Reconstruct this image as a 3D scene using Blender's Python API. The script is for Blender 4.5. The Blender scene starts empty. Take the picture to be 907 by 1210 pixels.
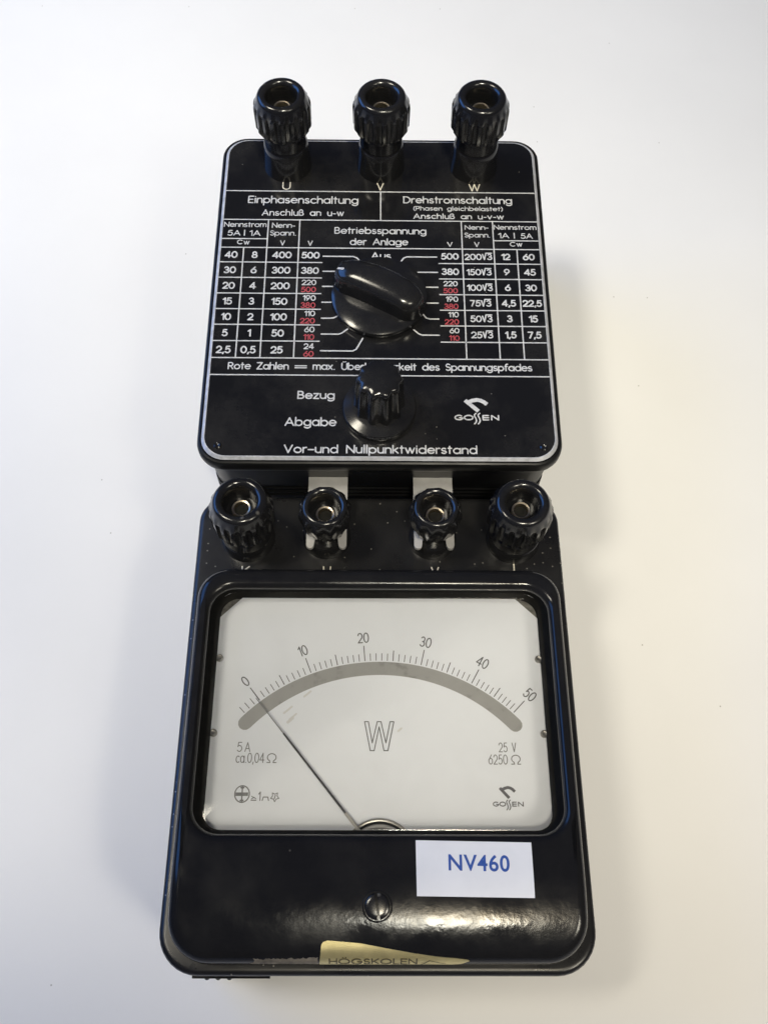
import bpy, bmesh, math, random
from mathutils import Vector, Matrix, Euler

sc = bpy.context.scene
COL = sc.collection
MM = 0.001
rad = math.radians
random.seed(7)

# ------------------------------------------------------------------ camera
PITCH, YAW, ROLL = rad(24.809), rad(-1.376), rad(1.575)
right = Vector((1, 0, 0)); up = Vector((0, math.cos(PITCH), math.sin(PITCH))); fwd = Vector((0, math.sin(PITCH), -math.cos(PITCH)))
Rz = Matrix.Rotation(YAW, 3, 'Z')
right, up, fwd = Rz @ right, Rz @ up, Rz @ fwd
right, up = right * math.cos(ROLL) + up * math.sin(ROLL), up * math.cos(ROLL) - right * math.sin(ROLL)
cam_data = bpy.data.cameras.new('camera')
cam = bpy.data.objects.new('camera', cam_data)
COL.objects.link(cam)
cam_data.sensor_fit = 'VERTICAL'
cam_data.sensor_height = 24.0
cam_data.lens = 24.0 * 1158.03 / 1210.0
cam_data.clip_start = 0.01
cam_data.clip_end = 50
M3 = Matrix((right, up, -fwd)).transposed()
cam.matrix_world = Matrix.Translation(Vector((-1.442, -122.0, 280.902)) * MM) @ M3.to_4x4()
sc.camera = cam

# ------------------------------------------------------------------ world, lamps, exposure
world = bpy.data.worlds.new('World')
sc.world = world
world.use_nodes = True
bg = world.node_tree.nodes['Background']
bg.inputs['Color'].default_value = (0.22, 0.36, 1.0, 1)
bg.inputs['Strength'].default_value = 0.05
sc.view_settings.view_transform = 'Standard'
sc.view_settings.look = 'None'
sc.view_settings.exposure = 0.0
sc.view_settings.gamma = 1.0


def lamp(name, kind, loc, target, power, color, **kw):
    d = bpy.data.lights.new(name, kind)
    d.energy = power
    d.color = color
    for k, v in kw.items():
        setattr(d, k, v)
    o = bpy.data.objects.new(name, d)
    COL.objects.link(o)
    o.location = loc
    o.rotation_euler = (Vector(target) - Vector(loc)).to_track_quat('-Z', 'Y').to_euler()
    return o


# blue daylight from a window at the left, an added spot for the pale pool on the left of the table, a ceiling lamp and an added fill spot over the photographer's shoulder and a warm lamp at the right
lamp('window_daylight', 'AREA', (-0.95, 0.42, 0.62), (0, 0.02, 0), 6.8, (0.10, 0.34, 1.0), shape='RECTANGLE', size=0.9, size_y=0.6)
lamp('left_pool_fill', 'SPOT', (-0.75, 0.20, 1.30), (-0.23, 0.175, 0), 122.0, (1.0, 0.93, 0.77), spot_size=2 * math.atan(0.275 / 1.40), spot_blend=0.45, shadow_soft_size=0.30)  # added spot without a real source; its cone edge shapes the pool
lamp('ceiling_lamp', 'SPOT', (0.20, -0.70, 1.78), (0.30, 0.10, 0), 27.0, (1.0, 0.80, 0.50), spot_size=2 * math.atan(0.42 / 1.95), spot_blend=0.3, shadow_soft_size=0.125)
lamp('ceiling_fill_spot', 'SPOT', (0.16, -0.70, 1.78), (0.16, 0.30, 0), 82.0, (1.0, 0.985, 0.86), spot_size=2 * math.atan(0.42 / 1.85), spot_blend=0.6, shadow_soft_size=0.15)  # added fill beside the ceiling lamp, brightens the far part of the table
lamp('room_lamp', 'SPOT', (0.6, -0.6, 0.9), (0.14, -0.12, 0), 22.0, (1.0, 0.91, 0.75), spot_size=2 * math.atan(0.18 / 1.15), spot_blend=0.4, shadow_soft_size=0.12)
lamp('room_glow', 'AREA', (0.6, -0.6, 0.95), (0, -0.03, 0), 1.9, (1.0, 0.96, 0.80), shape='DISK', size=0.35)

# ------------------------------------------------------------------ materials


def new_mat(name):
    m = bpy.data.materials.new(name)
    m.use_nodes = True
    nt = m.node_tree
    return m, nt, nt.nodes['Principled BSDF']


def noise(nt, scale, detail=4, rough=0.55, dist=0.0):
    tc = nt.nodes.get('TC') or nt.nodes.new('ShaderNodeTexCoord')
    tc.name = 'TC'
    n = nt.nodes.new('ShaderNodeTexNoise')
    n.inputs['Scale'].default_value = scale
    n.inputs['Detail'].default_value = detail
    n.inputs['Roughness'].default_value = rough
    n.inputs['Distortion'].default_value = dist
    nt.links.new(tc.outputs['Object'], n.inputs['Vector'])
    return n


def ramp(nt, src, stops):
    r = nt.nodes.new('ShaderNodeValToRGB')
    while len(r.color_ramp.elements) < len(stops):
        r.color_ramp.elements.new(0.5)
    for e, (p, c) in zip(r.color_ramp.elements, stops):
        e.position = p
        e.color = (c, c, c, 1) if isinstance(c, (int, float)) else (*c, 1)
    nt.links.new(src, r.inputs['Fac'])
    return r


def bump(nt, b, src, strength, dist=0.0002):
    n = nt.nodes.new('ShaderNodeBump')
    n.inputs['Strength'].default_value = strength
    n.inputs['Distance'].default_value = dist
    nt.links.new(src, n.inputs['Height'])
    nt.links.new(n.outputs['Normal'], b.inputs['Normal'])
    return n


def black_plastic(name, r0, r1, base=(0.011, 0.011, 0.012), dust=0.0, dust_scale=420, bmp=0.03, dust_cov=0.06, spec=0.5, spot_r=0.16, bscale=260, film=0.10):
    """moulded black bakelite: uneven gloss, faint waviness, optional grains of dust"""
    m, nt, b = new_mat(name)
    n1 = noise(nt, 90, 5)
    rr = ramp(nt, n1.outputs['Fac'], [(0.3, r0), (0.75, r1)])
    nt.links.new(rr.outputs['Color'], b.inputs['Roughness'])
    n2 = noise(nt, bscale, 3)
    bump(nt, b, n2.outputs['Fac'], bmp)
    b.inputs['Base Color'].default_value = (*base, 1)
    b.inputs['IOR'].default_value = 1.52
    b.inputs['Specular IOR Level'].default_value = spec
    if dust > 0:
        v = nt.nodes.new('ShaderNodeTexVoronoi')
        v.voronoi_dimensions = '2D'
        v.inputs['Scale'].default_value = dust_scale
        nt.links.new(nt.nodes['TC'].outputs['Object'], v.inputs['Vector'])
        spot = ramp(nt, v.outputs['Distance'], [(0.0, 1.0), (spot_r, 0.0)])
        sep = nt.nodes.new('ShaderNodeSeparateColor')
        nt.links.new(v.outputs['Color'], sep.inputs['Color'])
        keep = nt.nodes.new('ShaderNodeMath'); keep.operation = 'LESS_THAN'
        keep.inputs[1].default_value = dust_cov
        nt.links.new(sep.outputs['Red'], keep.inputs[0])
        mul = nt.nodes.new('ShaderNodeMath'); mul.operation = 'MULTIPLY'
        nt.links.new(spot.outputs['Color'], mul.inputs[0]); nt.links.new(keep.outputs[0], mul.inputs[1])
        film = ramp(nt, noise(nt, 35, 6, 0.7).outputs['Fac'], [(0.45, 0.0), (0.85, film)])
        add = nt.nodes.new('ShaderNodeMath'); add.operation = 'ADD'; add.use_clamp = True
        nt.links.new(mul.outputs[0], add.inputs[0]); nt.links.new(film.outputs['Color'], add.inputs[1])
        sc_ = nt.nodes.new('ShaderNodeMath'); sc_.operation = 'MULTIPLY'
        sc_.inputs[1].default_value = dust
        nt.links.new(add.outputs[0], sc_.inputs[0])
        mx = nt.nodes.new('ShaderNodeMix'); mx.data_type = 'RGBA'
        mx.inputs['A'].default_value = (*base, 1)
        mx.inputs['B'].default_value = (0.42, 0.40, 0.36, 1)
        nt.links.new(sc_.outputs[0], mx.inputs['Factor'])
        nt.links.new(mx.outputs['Result'], b.inputs['Base Color'])
    return m


def plain(name, col, rough=0.5, metal=0.0, var=0.0, vscale=400, spec=0.5):
    m, nt, b = new_mat(name)
    b.inputs['Roughness'].default_value = rough
    b.inputs['Metallic'].default_value = metal
    b.inputs['Specular IOR Level'].default_value = spec
    n = noise(nt, vscale, 4)
    lo = tuple(c * (1 - var) for c in col); hi = tuple(min(1, c * (1 + var)) for c in col)
    r = ramp(nt, n.outputs['Fac'], [(0.3, lo), (0.7, hi)])
    nt.links.new(r.outputs['Color'], b.inputs['Base Color'])
    return m


MAT = {}
MAT['case'] = black_plastic('black_bakelite', 0.14, 0.24)
MAT['boxcase'] = black_plastic('dull_black_bakelite', 0.30, 0.42, base=(0.008, 0.008, 0.0085), spec=0.15)
MAT['matt'] = plain('matt_black_recess', (0.006, 0.006, 0.006), 0.75, 0, 0.2, 300, 0.03)
MAT['cover'] = black_plastic('satin_black_bakelite', 0.07, 0.27, bmp=0.13, dust=0.2, dust_scale=200, dust_cov=0.03, spec=0.25, bscale=620, spot_r=0.06)
MAT['shelf'] = black_plastic('dusty_black_bakelite', 0.24, 0.40, dust=0.8, dust_scale=430, dust_cov=0.11, spot_r=0.10, film=0.05, spec=0.4)
MAT['panel'] = black_plastic('black_enamel', 0.10, 0.20, base=(0.009, 0.009, 0.010), dust=0.6, dust_scale=330, bmp=0.012, dust_cov=0.025, spec=0.45, spot_r=0.06)
MAT['knob'] = black_plastic('polished_black_knob', 0.12, 0.22, dust=0.5, dust_scale=200, dust_cov=0.02)
MAT['post'] = black_plastic('black_terminal_plastic', 0.14, 0.25, dust=0.3, dust_scale=260, dust_cov=0.03)
MAT['silver'] = plain('worn_silver_edge', (0.62, 0.63, 0.66), 0.36, 0.4, 0.2, 500)
MAT['print'] = plain('white_engraving', (0.53, 0.535, 0.55), 0.5, 0, 0.16, 700)
MAT['warmprint'] = plain('cream_engraving', (0.62, 0.58, 0.48), 0.5, 0, 0.15, 900)
MAT['red'] = plain('red_engraving', (0.40, 0.06, 0.075), 0.5, 0, 0.12, 900)
MAT['brass'] = plain('nickel_brass_socket', (0.62, 0.53, 0.40), 0.30, 1.0, 0.2, 500)
MAT['lug'] = plain('nickel_lug', (0.50, 0.49, 0.48), 0.42, 0.35, 0.08, 300)
MAT['dial'] = plain('dial_paper', (0.69, 0.715, 0.77), 0.6, 0, 0.02, 30)
MAT['ink'] = plain('dial_ink', (0.10, 0.10, 0.11), 0.6, 0, 0.15, 900)
MAT['inkpale'] = plain('pale_dial_ink', (0.17, 0.17, 0.175), 0.6, 0, 0.2, 900)
MAT['dark'] = plain('dark_interior', (0.012, 0.012, 0.011), 0.7, 0, 0.3, 500, 0.1)
MAT['slot'] = plain('dusty_slot', (0.17, 0.17, 0.16), 0.8, 0, 0.3, 800, 0.1)
MAT['pin'] = plain('dull_grey_metal', (0.33, 0.32, 0.30), 0.35, 0.8, 0.2, 500)
MAT['needle'] = plain('needle_dark', (0.03, 0.03, 0.035), 0.4)
MAT['needlelight'] = plain('needle_grey', (0.35, 0.34, 0.32), 0.4, 0.4)
MAT['smudge'] = plain('grey_smudge', (0.58, 0.58, 0.585), 0.6)


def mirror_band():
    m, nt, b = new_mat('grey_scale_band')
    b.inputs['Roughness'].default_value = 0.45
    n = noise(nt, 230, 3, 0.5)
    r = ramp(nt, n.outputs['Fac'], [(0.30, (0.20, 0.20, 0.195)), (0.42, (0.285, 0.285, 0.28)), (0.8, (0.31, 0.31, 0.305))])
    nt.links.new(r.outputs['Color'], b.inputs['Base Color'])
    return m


MAT['band'] = mirror_band()


def sticker_mat():
    m, nt, b = new_mat('white_sticker')
    b.inputs['Roughness'].default_value = 0.35
    n = noise(nt, 120, 4)
    r = ramp(nt, n.outputs['Fac'], [(0.3, (0.72, 0.74, 0.80)), (0.7, (0.77, 0.79, 0.85))])
    nt.links.new(r.outputs['Color'], b.inputs['Base Color'])
    return m


MAT['sticker'] = sticker_mat()
MAT['blue'] = plain('blue_sticker_print', (0.025, 0.085, 0.36), 0.4)
MAT['gold'] = plain('gold_foil_sticker', (0.72, 0.62, 0.31), 0.32, 0.65, 0.12, 250)
MAT['goldprint'] = plain('faded_black_print', (0.10, 0.085, 0.045), 0.5, 0, 0.4, 700)
MAT['residue'] = plain('sticker_residue', (0.15, 0.135, 0.115), 0.7, 0, 0.45, 500)


def glass_mat():
    m = bpy.data.materials.new('clear_window_glass')
    m.use_nodes = True
    nt = m.node_tree
    nt.nodes.clear()
    out = nt.nodes.new('ShaderNodeOutputMaterial')
    tr = nt.nodes.new('ShaderNodeBsdfTransparent')
    tr.inputs['Color'].default_value = (1, 1, 1, 1)
    gl = nt.nodes.new('ShaderNodeBsdfGlossy')
    gl.inputs['Roughness'].default_value = 0.06
    fr = nt.nodes.new('ShaderNodeFresnel')
    fr.inputs['IOR'].default_value = 1.45
    mx = nt.nodes.new('ShaderNodeMixShader')
    nt.links.new(fr.outputs['Fac'], mx.inputs['Fac'])
    nt.links.new(tr.outputs[0], mx.inputs[1])
    nt.links.new(gl.outputs[0], mx.inputs[2])
    df = nt.nodes.new('ShaderNodeBsdfDiffuse')
    df.inputs['Color'].default_value = (0.42, 0.41, 0.38, 1)
    film = ramp(nt, noise(nt, 55, 6, 0.65, 0.4).outputs['Fac'], [(0.40, 0.01), (0.80, 0.06)])
    m2 = nt.nodes.new('ShaderNodeMixShader')
    nt.links.new(film.outputs['Color'], m2.inputs['Fac'])
    nt.links.new(mx.outputs[0], m2.inputs[1])
    nt.links.new(df.outputs[0], m2.inputs[2])
    nt.links.new(m2.outputs[0], out.inputs['Surface'])
    return m


MAT['glass'] = glass_mat()


def table_mat():
    m, nt, b = new_mat('white_laminate')
    n = noise(nt, 14, 5)
    r = ramp(nt, n.outputs['Fac'], [(0.3, (0.765, 0.765, 0.765)), (0.7, (0.80, 0.80, 0.80))])
    v = nt.nodes.new('ShaderNodeTexVoronoi')
    v.voronoi_dimensions = '2D'
    v.inputs['Scale'].default_value = 55
    nt.links.new(nt.nodes['TC'].outputs['Object'], v.inputs['Vector'])
    spot = ramp(nt, v.outputs['Distance'], [(0.0, 1.0), (0.009, 1.0), (0.016, 0.0)])
    sep = nt.nodes.new('ShaderNodeSeparateColor')
    nt.links.new(v.outputs['Color'], sep.inputs['Color'])
    keep = nt.nodes.new('ShaderNodeMath'); keep.operation = 'LESS_THAN'
    keep.inputs[1].default_value = 0.07
    nt.links.new(sep.outputs['Green'], keep.inputs[0])
    mul = nt.nodes.new('ShaderNodeMath'); mul.operation = 'MULTIPLY'
    nt.links.new(spot.outputs['Color'], mul.inputs[0]); nt.links.new(keep.outputs[0], mul.inputs[1])
    mx = nt.nodes.new('ShaderNodeMix'); mx.data_type = 'RGBA'
    nt.links.new(mul.outputs[0], mx.inputs['Factor'])
    nt.links.new(r.outputs['Color'], mx.inputs['A'])
    mx.inputs['B'].default_value = (0.42, 0.41, 0.39, 1)
    nt.links.new(mx.outputs['Result'], b.inputs['Base Color'])
    b.inputs['Roughness'].default_value = 0.36
    fine = noise(nt, 1500, 3, 0.6)
    bump(nt, b, fine.outputs['Fac'], 0.10, 0.00015)
    return m


MAT['table'] = table_mat()

# ------------------------------------------------------------------ mesh helpers (all in millimetres)


class Mesh:
    def __init__(self):
        self.v = []
        self.f = []

    def add(self, verts, faces):
        o = len(self.v)
        self.v += [tuple(p) for p in verts]
        self.f += [tuple(i + o for i in q) for q in faces]

    def loft(self, loops, cap0=False, cap1=False):
        n = len(loops[0])
        vs = [p for lp in loops for p in lp]
        fs = []
        for k in range(len(loops) - 1):
            for i in range(n):
                j = (i + 1) % n
                fs.append((k * n + i, k * n + j, (k + 1) * n + j, (k + 1) * n + i))
        if cap0:
            fs.append(tuple(range(n - 1, -1, -1)))
        if cap1:
            b = (len(loops) - 1) * n
            fs.append(tuple(b + i for i in range(n)))
        self.add(vs, fs)

    def lathe(self, prof, n=48, ribs=0, ctr=(0, 0, 0), tf=None, sharp=1.0, phase=0.0):
        """prof: (radius, z[, rib depth]); ribs cut inwards"""
        loops = []
        for p in prof:
            r, z = p[0], p[1]
            amp = p[2] if len(p) > 2 else 0
            lp = []
            for i in range(n):
                a = 2 * math.pi * i / n
                rr = r
                if amp:
                    c = math.cos(ribs * a + phase)
                    s = max(-1, min(1, c * sharp))
                    rr = r - amp * (0.5 - 0.5 * s)
                q = (ctr[0] + rr * math.cos(a), ctr[1] + rr * math.sin(a), ctr[2] + z)
                lp.append(tf(q) if tf else q)
            loops.append(lp)
        self.loft(loops, cap0=prof[0][0] > 1e-3, cap1=prof[-1][0] > 1e-3)

    def box(self, x0, x1, y0, y1, z0, z1):
        v = [(x, y, z) for z in (z0, z1) for y in (y0, y1) for x in (x0, x1)]
        self.add(v, [(0, 2, 3, 1), (4, 5, 7, 6), (0, 1, 5, 4), (2, 6, 7, 3), (0, 4, 6, 2), (1, 3, 7, 5)])

    def build(self, name, mat, parent=None, angle=35, label=None):
        me = bpy.data.meshes.new(name)
        me.from_pydata([(x * MM, y * MM, z * MM) for x, y, z in self.v], [], self.f)
        me.materials.append(MAT[mat] if isinstance(mat, str) else mat)
        bm = bmesh.new()
        bm.from_mesh(me)
        bmesh.ops.recalc_face_normals(bm, faces=bm.faces)
        bm.to_mesh(me)
        bm.free()
        me.polygons.foreach_set('use_smooth', [True] * len(me.polygons))
        me.set_sharp_from_angle(angle=rad(angle))
        o = bpy.data.objects.new(name, me)
        COL.objects.link(o)
        if parent:
            o.parent = parent
        if label:
            o['label'] = label
        return o


def rr(x0, x1, y0, y1, r, nc=9, ne=14):
    """rounded rectangle loop, ccw from the right of the lower edge; r = radii (lower right, upper right, upper left, lower left)"""
    if not isinstance(r, (tuple, list)):
        r = (r,) * 4
    r = [max(0.02, a) for a in r]
    cs = [(x1 - r[0], y0 + r[0], -90), (x1 - r[1], y1 - r[1], 0), (x0 + r[2], y1 - r[2], 90), (x0 + r[3], y0 + r[3], 180)]
    out = []
    for k, (cx, cy, a0) in enumerate(cs):
        arc = [(cx + r[k] * math.cos(rad(a0 + 90 * i / nc)), cy + r[k] * math.sin(rad(a0 + 90 * i / nc))) for i in range(nc + 1)]
        out += arc
        nx, ny, na = cs[(k + 1) % 4]
        rn = r[(k + 1) % 4]
        s = (nx + rn * math.cos(rad(na)), ny + rn * math.sin(rad(na)))
        e = arc[-1]
        out += [(e[0] + (s[0] - e[0]) * i / ne, e[1] + (s[1] - e[1]) * i / ne) for i in range(1, ne)]
    return out


def at_z(loop, z):
    return [(x, y, z(x, y) if callable(z) else z) for x, y in loop]


def empty(name, loc, rot=(0, 0, 0), label=None, cat=None, group=None):
    o = bpy.data.objects.new(name, None)
    COL.objects.link(o)
    o.location = [c * MM for c in loc]
    o.rotation_euler = rot
    o.empty_display_size = 0.02
    if label:
        o['label'] = label
    if cat:
        o['category'] = cat
    if group:
        o['group'] = group
    return o


# ------------------------------------------------------------------ monoline lettering


def P(*p):
    return [list(p)]


def A(cx, cy, rx, ry, a0, a1, n=None):
    n = n or max(5, int(abs(a1 - a0) / 15))
    return [[(cx + rx * math.cos(rad(a0 + (a1 - a0) * i / n)), cy + ry * math.sin(rad(a0 + (a1 - a0) * i / n))) for i in range(n + 1)]]


def J(*parts):
    out = []
    for p in parts:
        out += p[0]
    return [out]


X = 0.69   # x-height
BO = (0.33, X / 2, 0.33, X / 2)
G = {
    ' ': (0.52, []), '0': (0.70, A(.35, .5, .35, .5, 90, 450)), '1': (0.27, P((0, .78), (.27, 1), (.27, 0))),
    '2': (0.62, J(A(.31, .69, .31, .31, 165, -38), P((.0, 0), (.63, 0)))),
    '3': (0.60, A(.28, .74, .26, .26, 150, -90) + A(.28, .26, .32, .265, 90, -150)),
    '4': (0.72, P((.54, 0), (.54, 1), (0, .27), (.74, .27))),
    '5': (0.62, J(P((.56, 1), (.15, 1), (.08, .52)), A(.29, .325, .33, .325, 125, -145))),
    '6': (0.66, A(.33, .32, .33, .32, 90, 450) + P((.50, 1), (.05, .45))),
    '7': (0.60, P((0, 1), (.60, 1), (.20, 0))),
    '8': (0.64, A(.32, .755, .25, .245, 90, 450) + A(.32, .26, .32, .26, 90, 450)),
    '9': (0.66, A(.33, .68, .33, .32, 90, 450) + P((.16, 0), (.61, .55))),
    ',': (0.12, P((.10, .05), (.02, -.17))), '.': (0.16, P((.06, .01), (.09, .01))), '-': (0.32, P((0, .36), (.32, .36))),
    '–': (0.50, P((0, .40), (.50, .40))),
    '|': (0.06, P((.03, -.05), (.03, 1.0))), '=': (1.45, P((0, .24), (1.45, .24)) + P((0, .55), (1.45, .55))),
    '(': (0.20, A(.42, .45, .42, .70, 125, 235)), ')': (0.20, A(-.22, .45, .42, .70, 55, -55)),
    '√': (0.56, P((0, 1.0), (.26, 0), (.52, 1.22), (1.36, 1.22))),
    'Ω': (0.80, J(P((0, 0), (.26, 0)), A(.40, .58, .38, .42, 242, -62), P((.54, 0), (.80, 0)))),
    'A': (0.84, P((0, 0), (.42, 1), (.84, 0)) + P((.15, .32), (.69, .32))),
    'B': (0.58, J(P((0, .52), (0, 1), (.27, 1)), A(.27, .76, .23, .24, 90, -90), P((0, .52))) + J(P((0, .52), (.29, .52)), A(.29, .26, .28, .26, 90, -90), P((0, 0), (0, .52)))),
    'C': (0.80, A(.48, .5, .48, .5, 48, 312)),
    'D': (0.74, J(P((0, 0), (0, 1), (.24, 1)), A(.24, .5, .50, .5, 90, -90), P((0, 0)))),
    'E': (0.52, P((.52, 1), (0, 1), (0, 0), (.52, 0)) + P((0, .52), (.48, .52))),
    'G': (0.92, J(A(.48, .5, .48, .5, 45, 360), P((.55, .5)))),
    'H': (0.70, P((0, 0), (0, 1)) + P((.70, 0), (.70, 1)) + P((0, .52), (.70, .52))),
    'I': (0.06, P((.03, 0), (.03, 1))), 'K': (0.62, P((0, 0), (0, 1)) + P((.60, 1), (0, .42)) + P((.18, .60), (.64, 0))),
    'L': (0.48, P((0, 1), (0, 0), (.48, 0))), 'N': (0.74, P((0, 0), (0, 1), (.74, 0), (.74, 1))),
    'O': (0.98, A(.49, .5, .49, .5, 90, 450)),
    'P': (0.56, J(P((0, 0), (0, 1), (.29, 1)), A(.29, .74, .27, .26, 90, -90), P((0, .48)))),
    'R': (0.60, J(P((0, 0), (0, 1), (.29, 1)), A(.29, .74, .27, .26, 90, -90), P((0, .48))) + P((.27, .48), (.60, 0))),
    'S': (0.54, J(A(.28, .755, .24, .245, 35, 270), A(.28, .255, .27, .255, 90, -150))),
    'U': (0.66, J(P((0, 1), (0, .33)), A(.33, .33, .33, .33, 180, 360), P((.66, 1)))),
    'V': (0.76, P((0, 1), (.38, 0), (.76, 1))), 'W': (1.12, P((0, 1), (.29, 0), (.56, 1), (.83, 0), (1.12, 1))),
    'Z': (0.64, P((0, 1), (.64, 1), (0, 0), (.66, 0))), 'Ö': None, 'Ü': None,
    'a': (0.66, A(*BO, 90, 450) + P((.66, X), (.66, 0))), 'b': (0.66, A(*BO, 90, 450) + P((0, 1.04), (0, 0))),
    'c': (0.56, A(*BO, 48, 312)), 'd': (0.66, A(*BO, 90, 450) + P((.66, 1.04), (.66, 0))),
    'e': (0.64, J(P((.02, X * .52), (.64, X * .52)), A(*BO, 5, 318))),
    'f': (0.32, J(A(.30, .86, .18, .18, 70, 180), P((.12, 0))) + P((0, X), (.30, X))),
    'g': (0.66, A(*BO, 90, 450) + J(P((.66, X), (.66, -.05)), A(.34, -.05, .32, .27, 0, -150))),
    'h': (0.54, P((0, 1.04), (0, 0)) + J(P((0, .38)), A(.27, .42, .27, .27, 180, 0), P((.54, 0)))),
    'i': (0.06, P((.03, X), (.03, 0)) + P((.03, .95), (.032, .95))),
    'k': (0.50, P((0, 1.04), (0, 0)) + P((.46, X), (0, .28)) + P((.14, .41), (.50, 0))), 'l': (0.06, P((.03, 1.04), (.03, 0))),
    'm': (0.92, P((0, X), (0, 0)) + J(P((0, .43)), A(.23, .46, .23, .23, 180, 0), P((.46, 0))) + J(P((.46, .43)), A(.69, .46, .23, .23, 180, 0), P((.92, 0)))),
    'n': (0.54, P((0, X), (0, 0)) + J(P((0, .38)), A(.27, .42, .27, .27, 180, 0), P((.54, 0)))),
    'o': (0.68, A(.34, X / 2, .34, X / 2, 90, 450)), 'p': (0.66, A(*BO, 90, 450) + P((0, X), (0, -.33))),
    'r': (0.32, P((0, X), (0, 0)) + J(P((0, .36)), A(.26, .42, .26, .27, 180, 75))),
    's': (0.44, J(A(.22, .515, .19, .175, 40, 270), A(.22, .17, .22, .17, 90, -150))),
    't': (0.34, P((.15, .95), (.15, 0)) + P((0, X), (.34, X))),
    'u': (0.54, J(P((0, X), (0, .27)), A(.27, .27, .27, .27, 180, 360), P((.54, X))) + P((.54, .3), (.54, 0))),
    'v': (0.54, P((0, X), (.27, 0), (.54, X))), 'w': (0.86, P((0, X), (.22, 0), (.43, X), (.64, 0), (.86, X))),
    'x': (0.50, P((0, X), (.50, 0)) + P((.50, X), (0, 0))),
    'z': (0.48, P((0, X), (.48, X), (0, 0), (.50, 0))),
    'ß': (0.54, J(P((0, 0), (0, .80)), A(.23, .80, .23, .24, 180, -60), P((.22, .56), (.30, .55)), A(.28, .28, .27, .27, 80, -120))),
}
G['Ü'] = (G['U'][0], G['U'][1] + P((.20, 1.22), (.202, 1.22)) + P((.46, 1.22), (.462, 1.22)))
G['Ö'] = (G['O'][0], G['O'][1] + P((.35, 1.2), (.352, 1.2)) + P((.63, 1.2), (.632, 1.2)))


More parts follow.
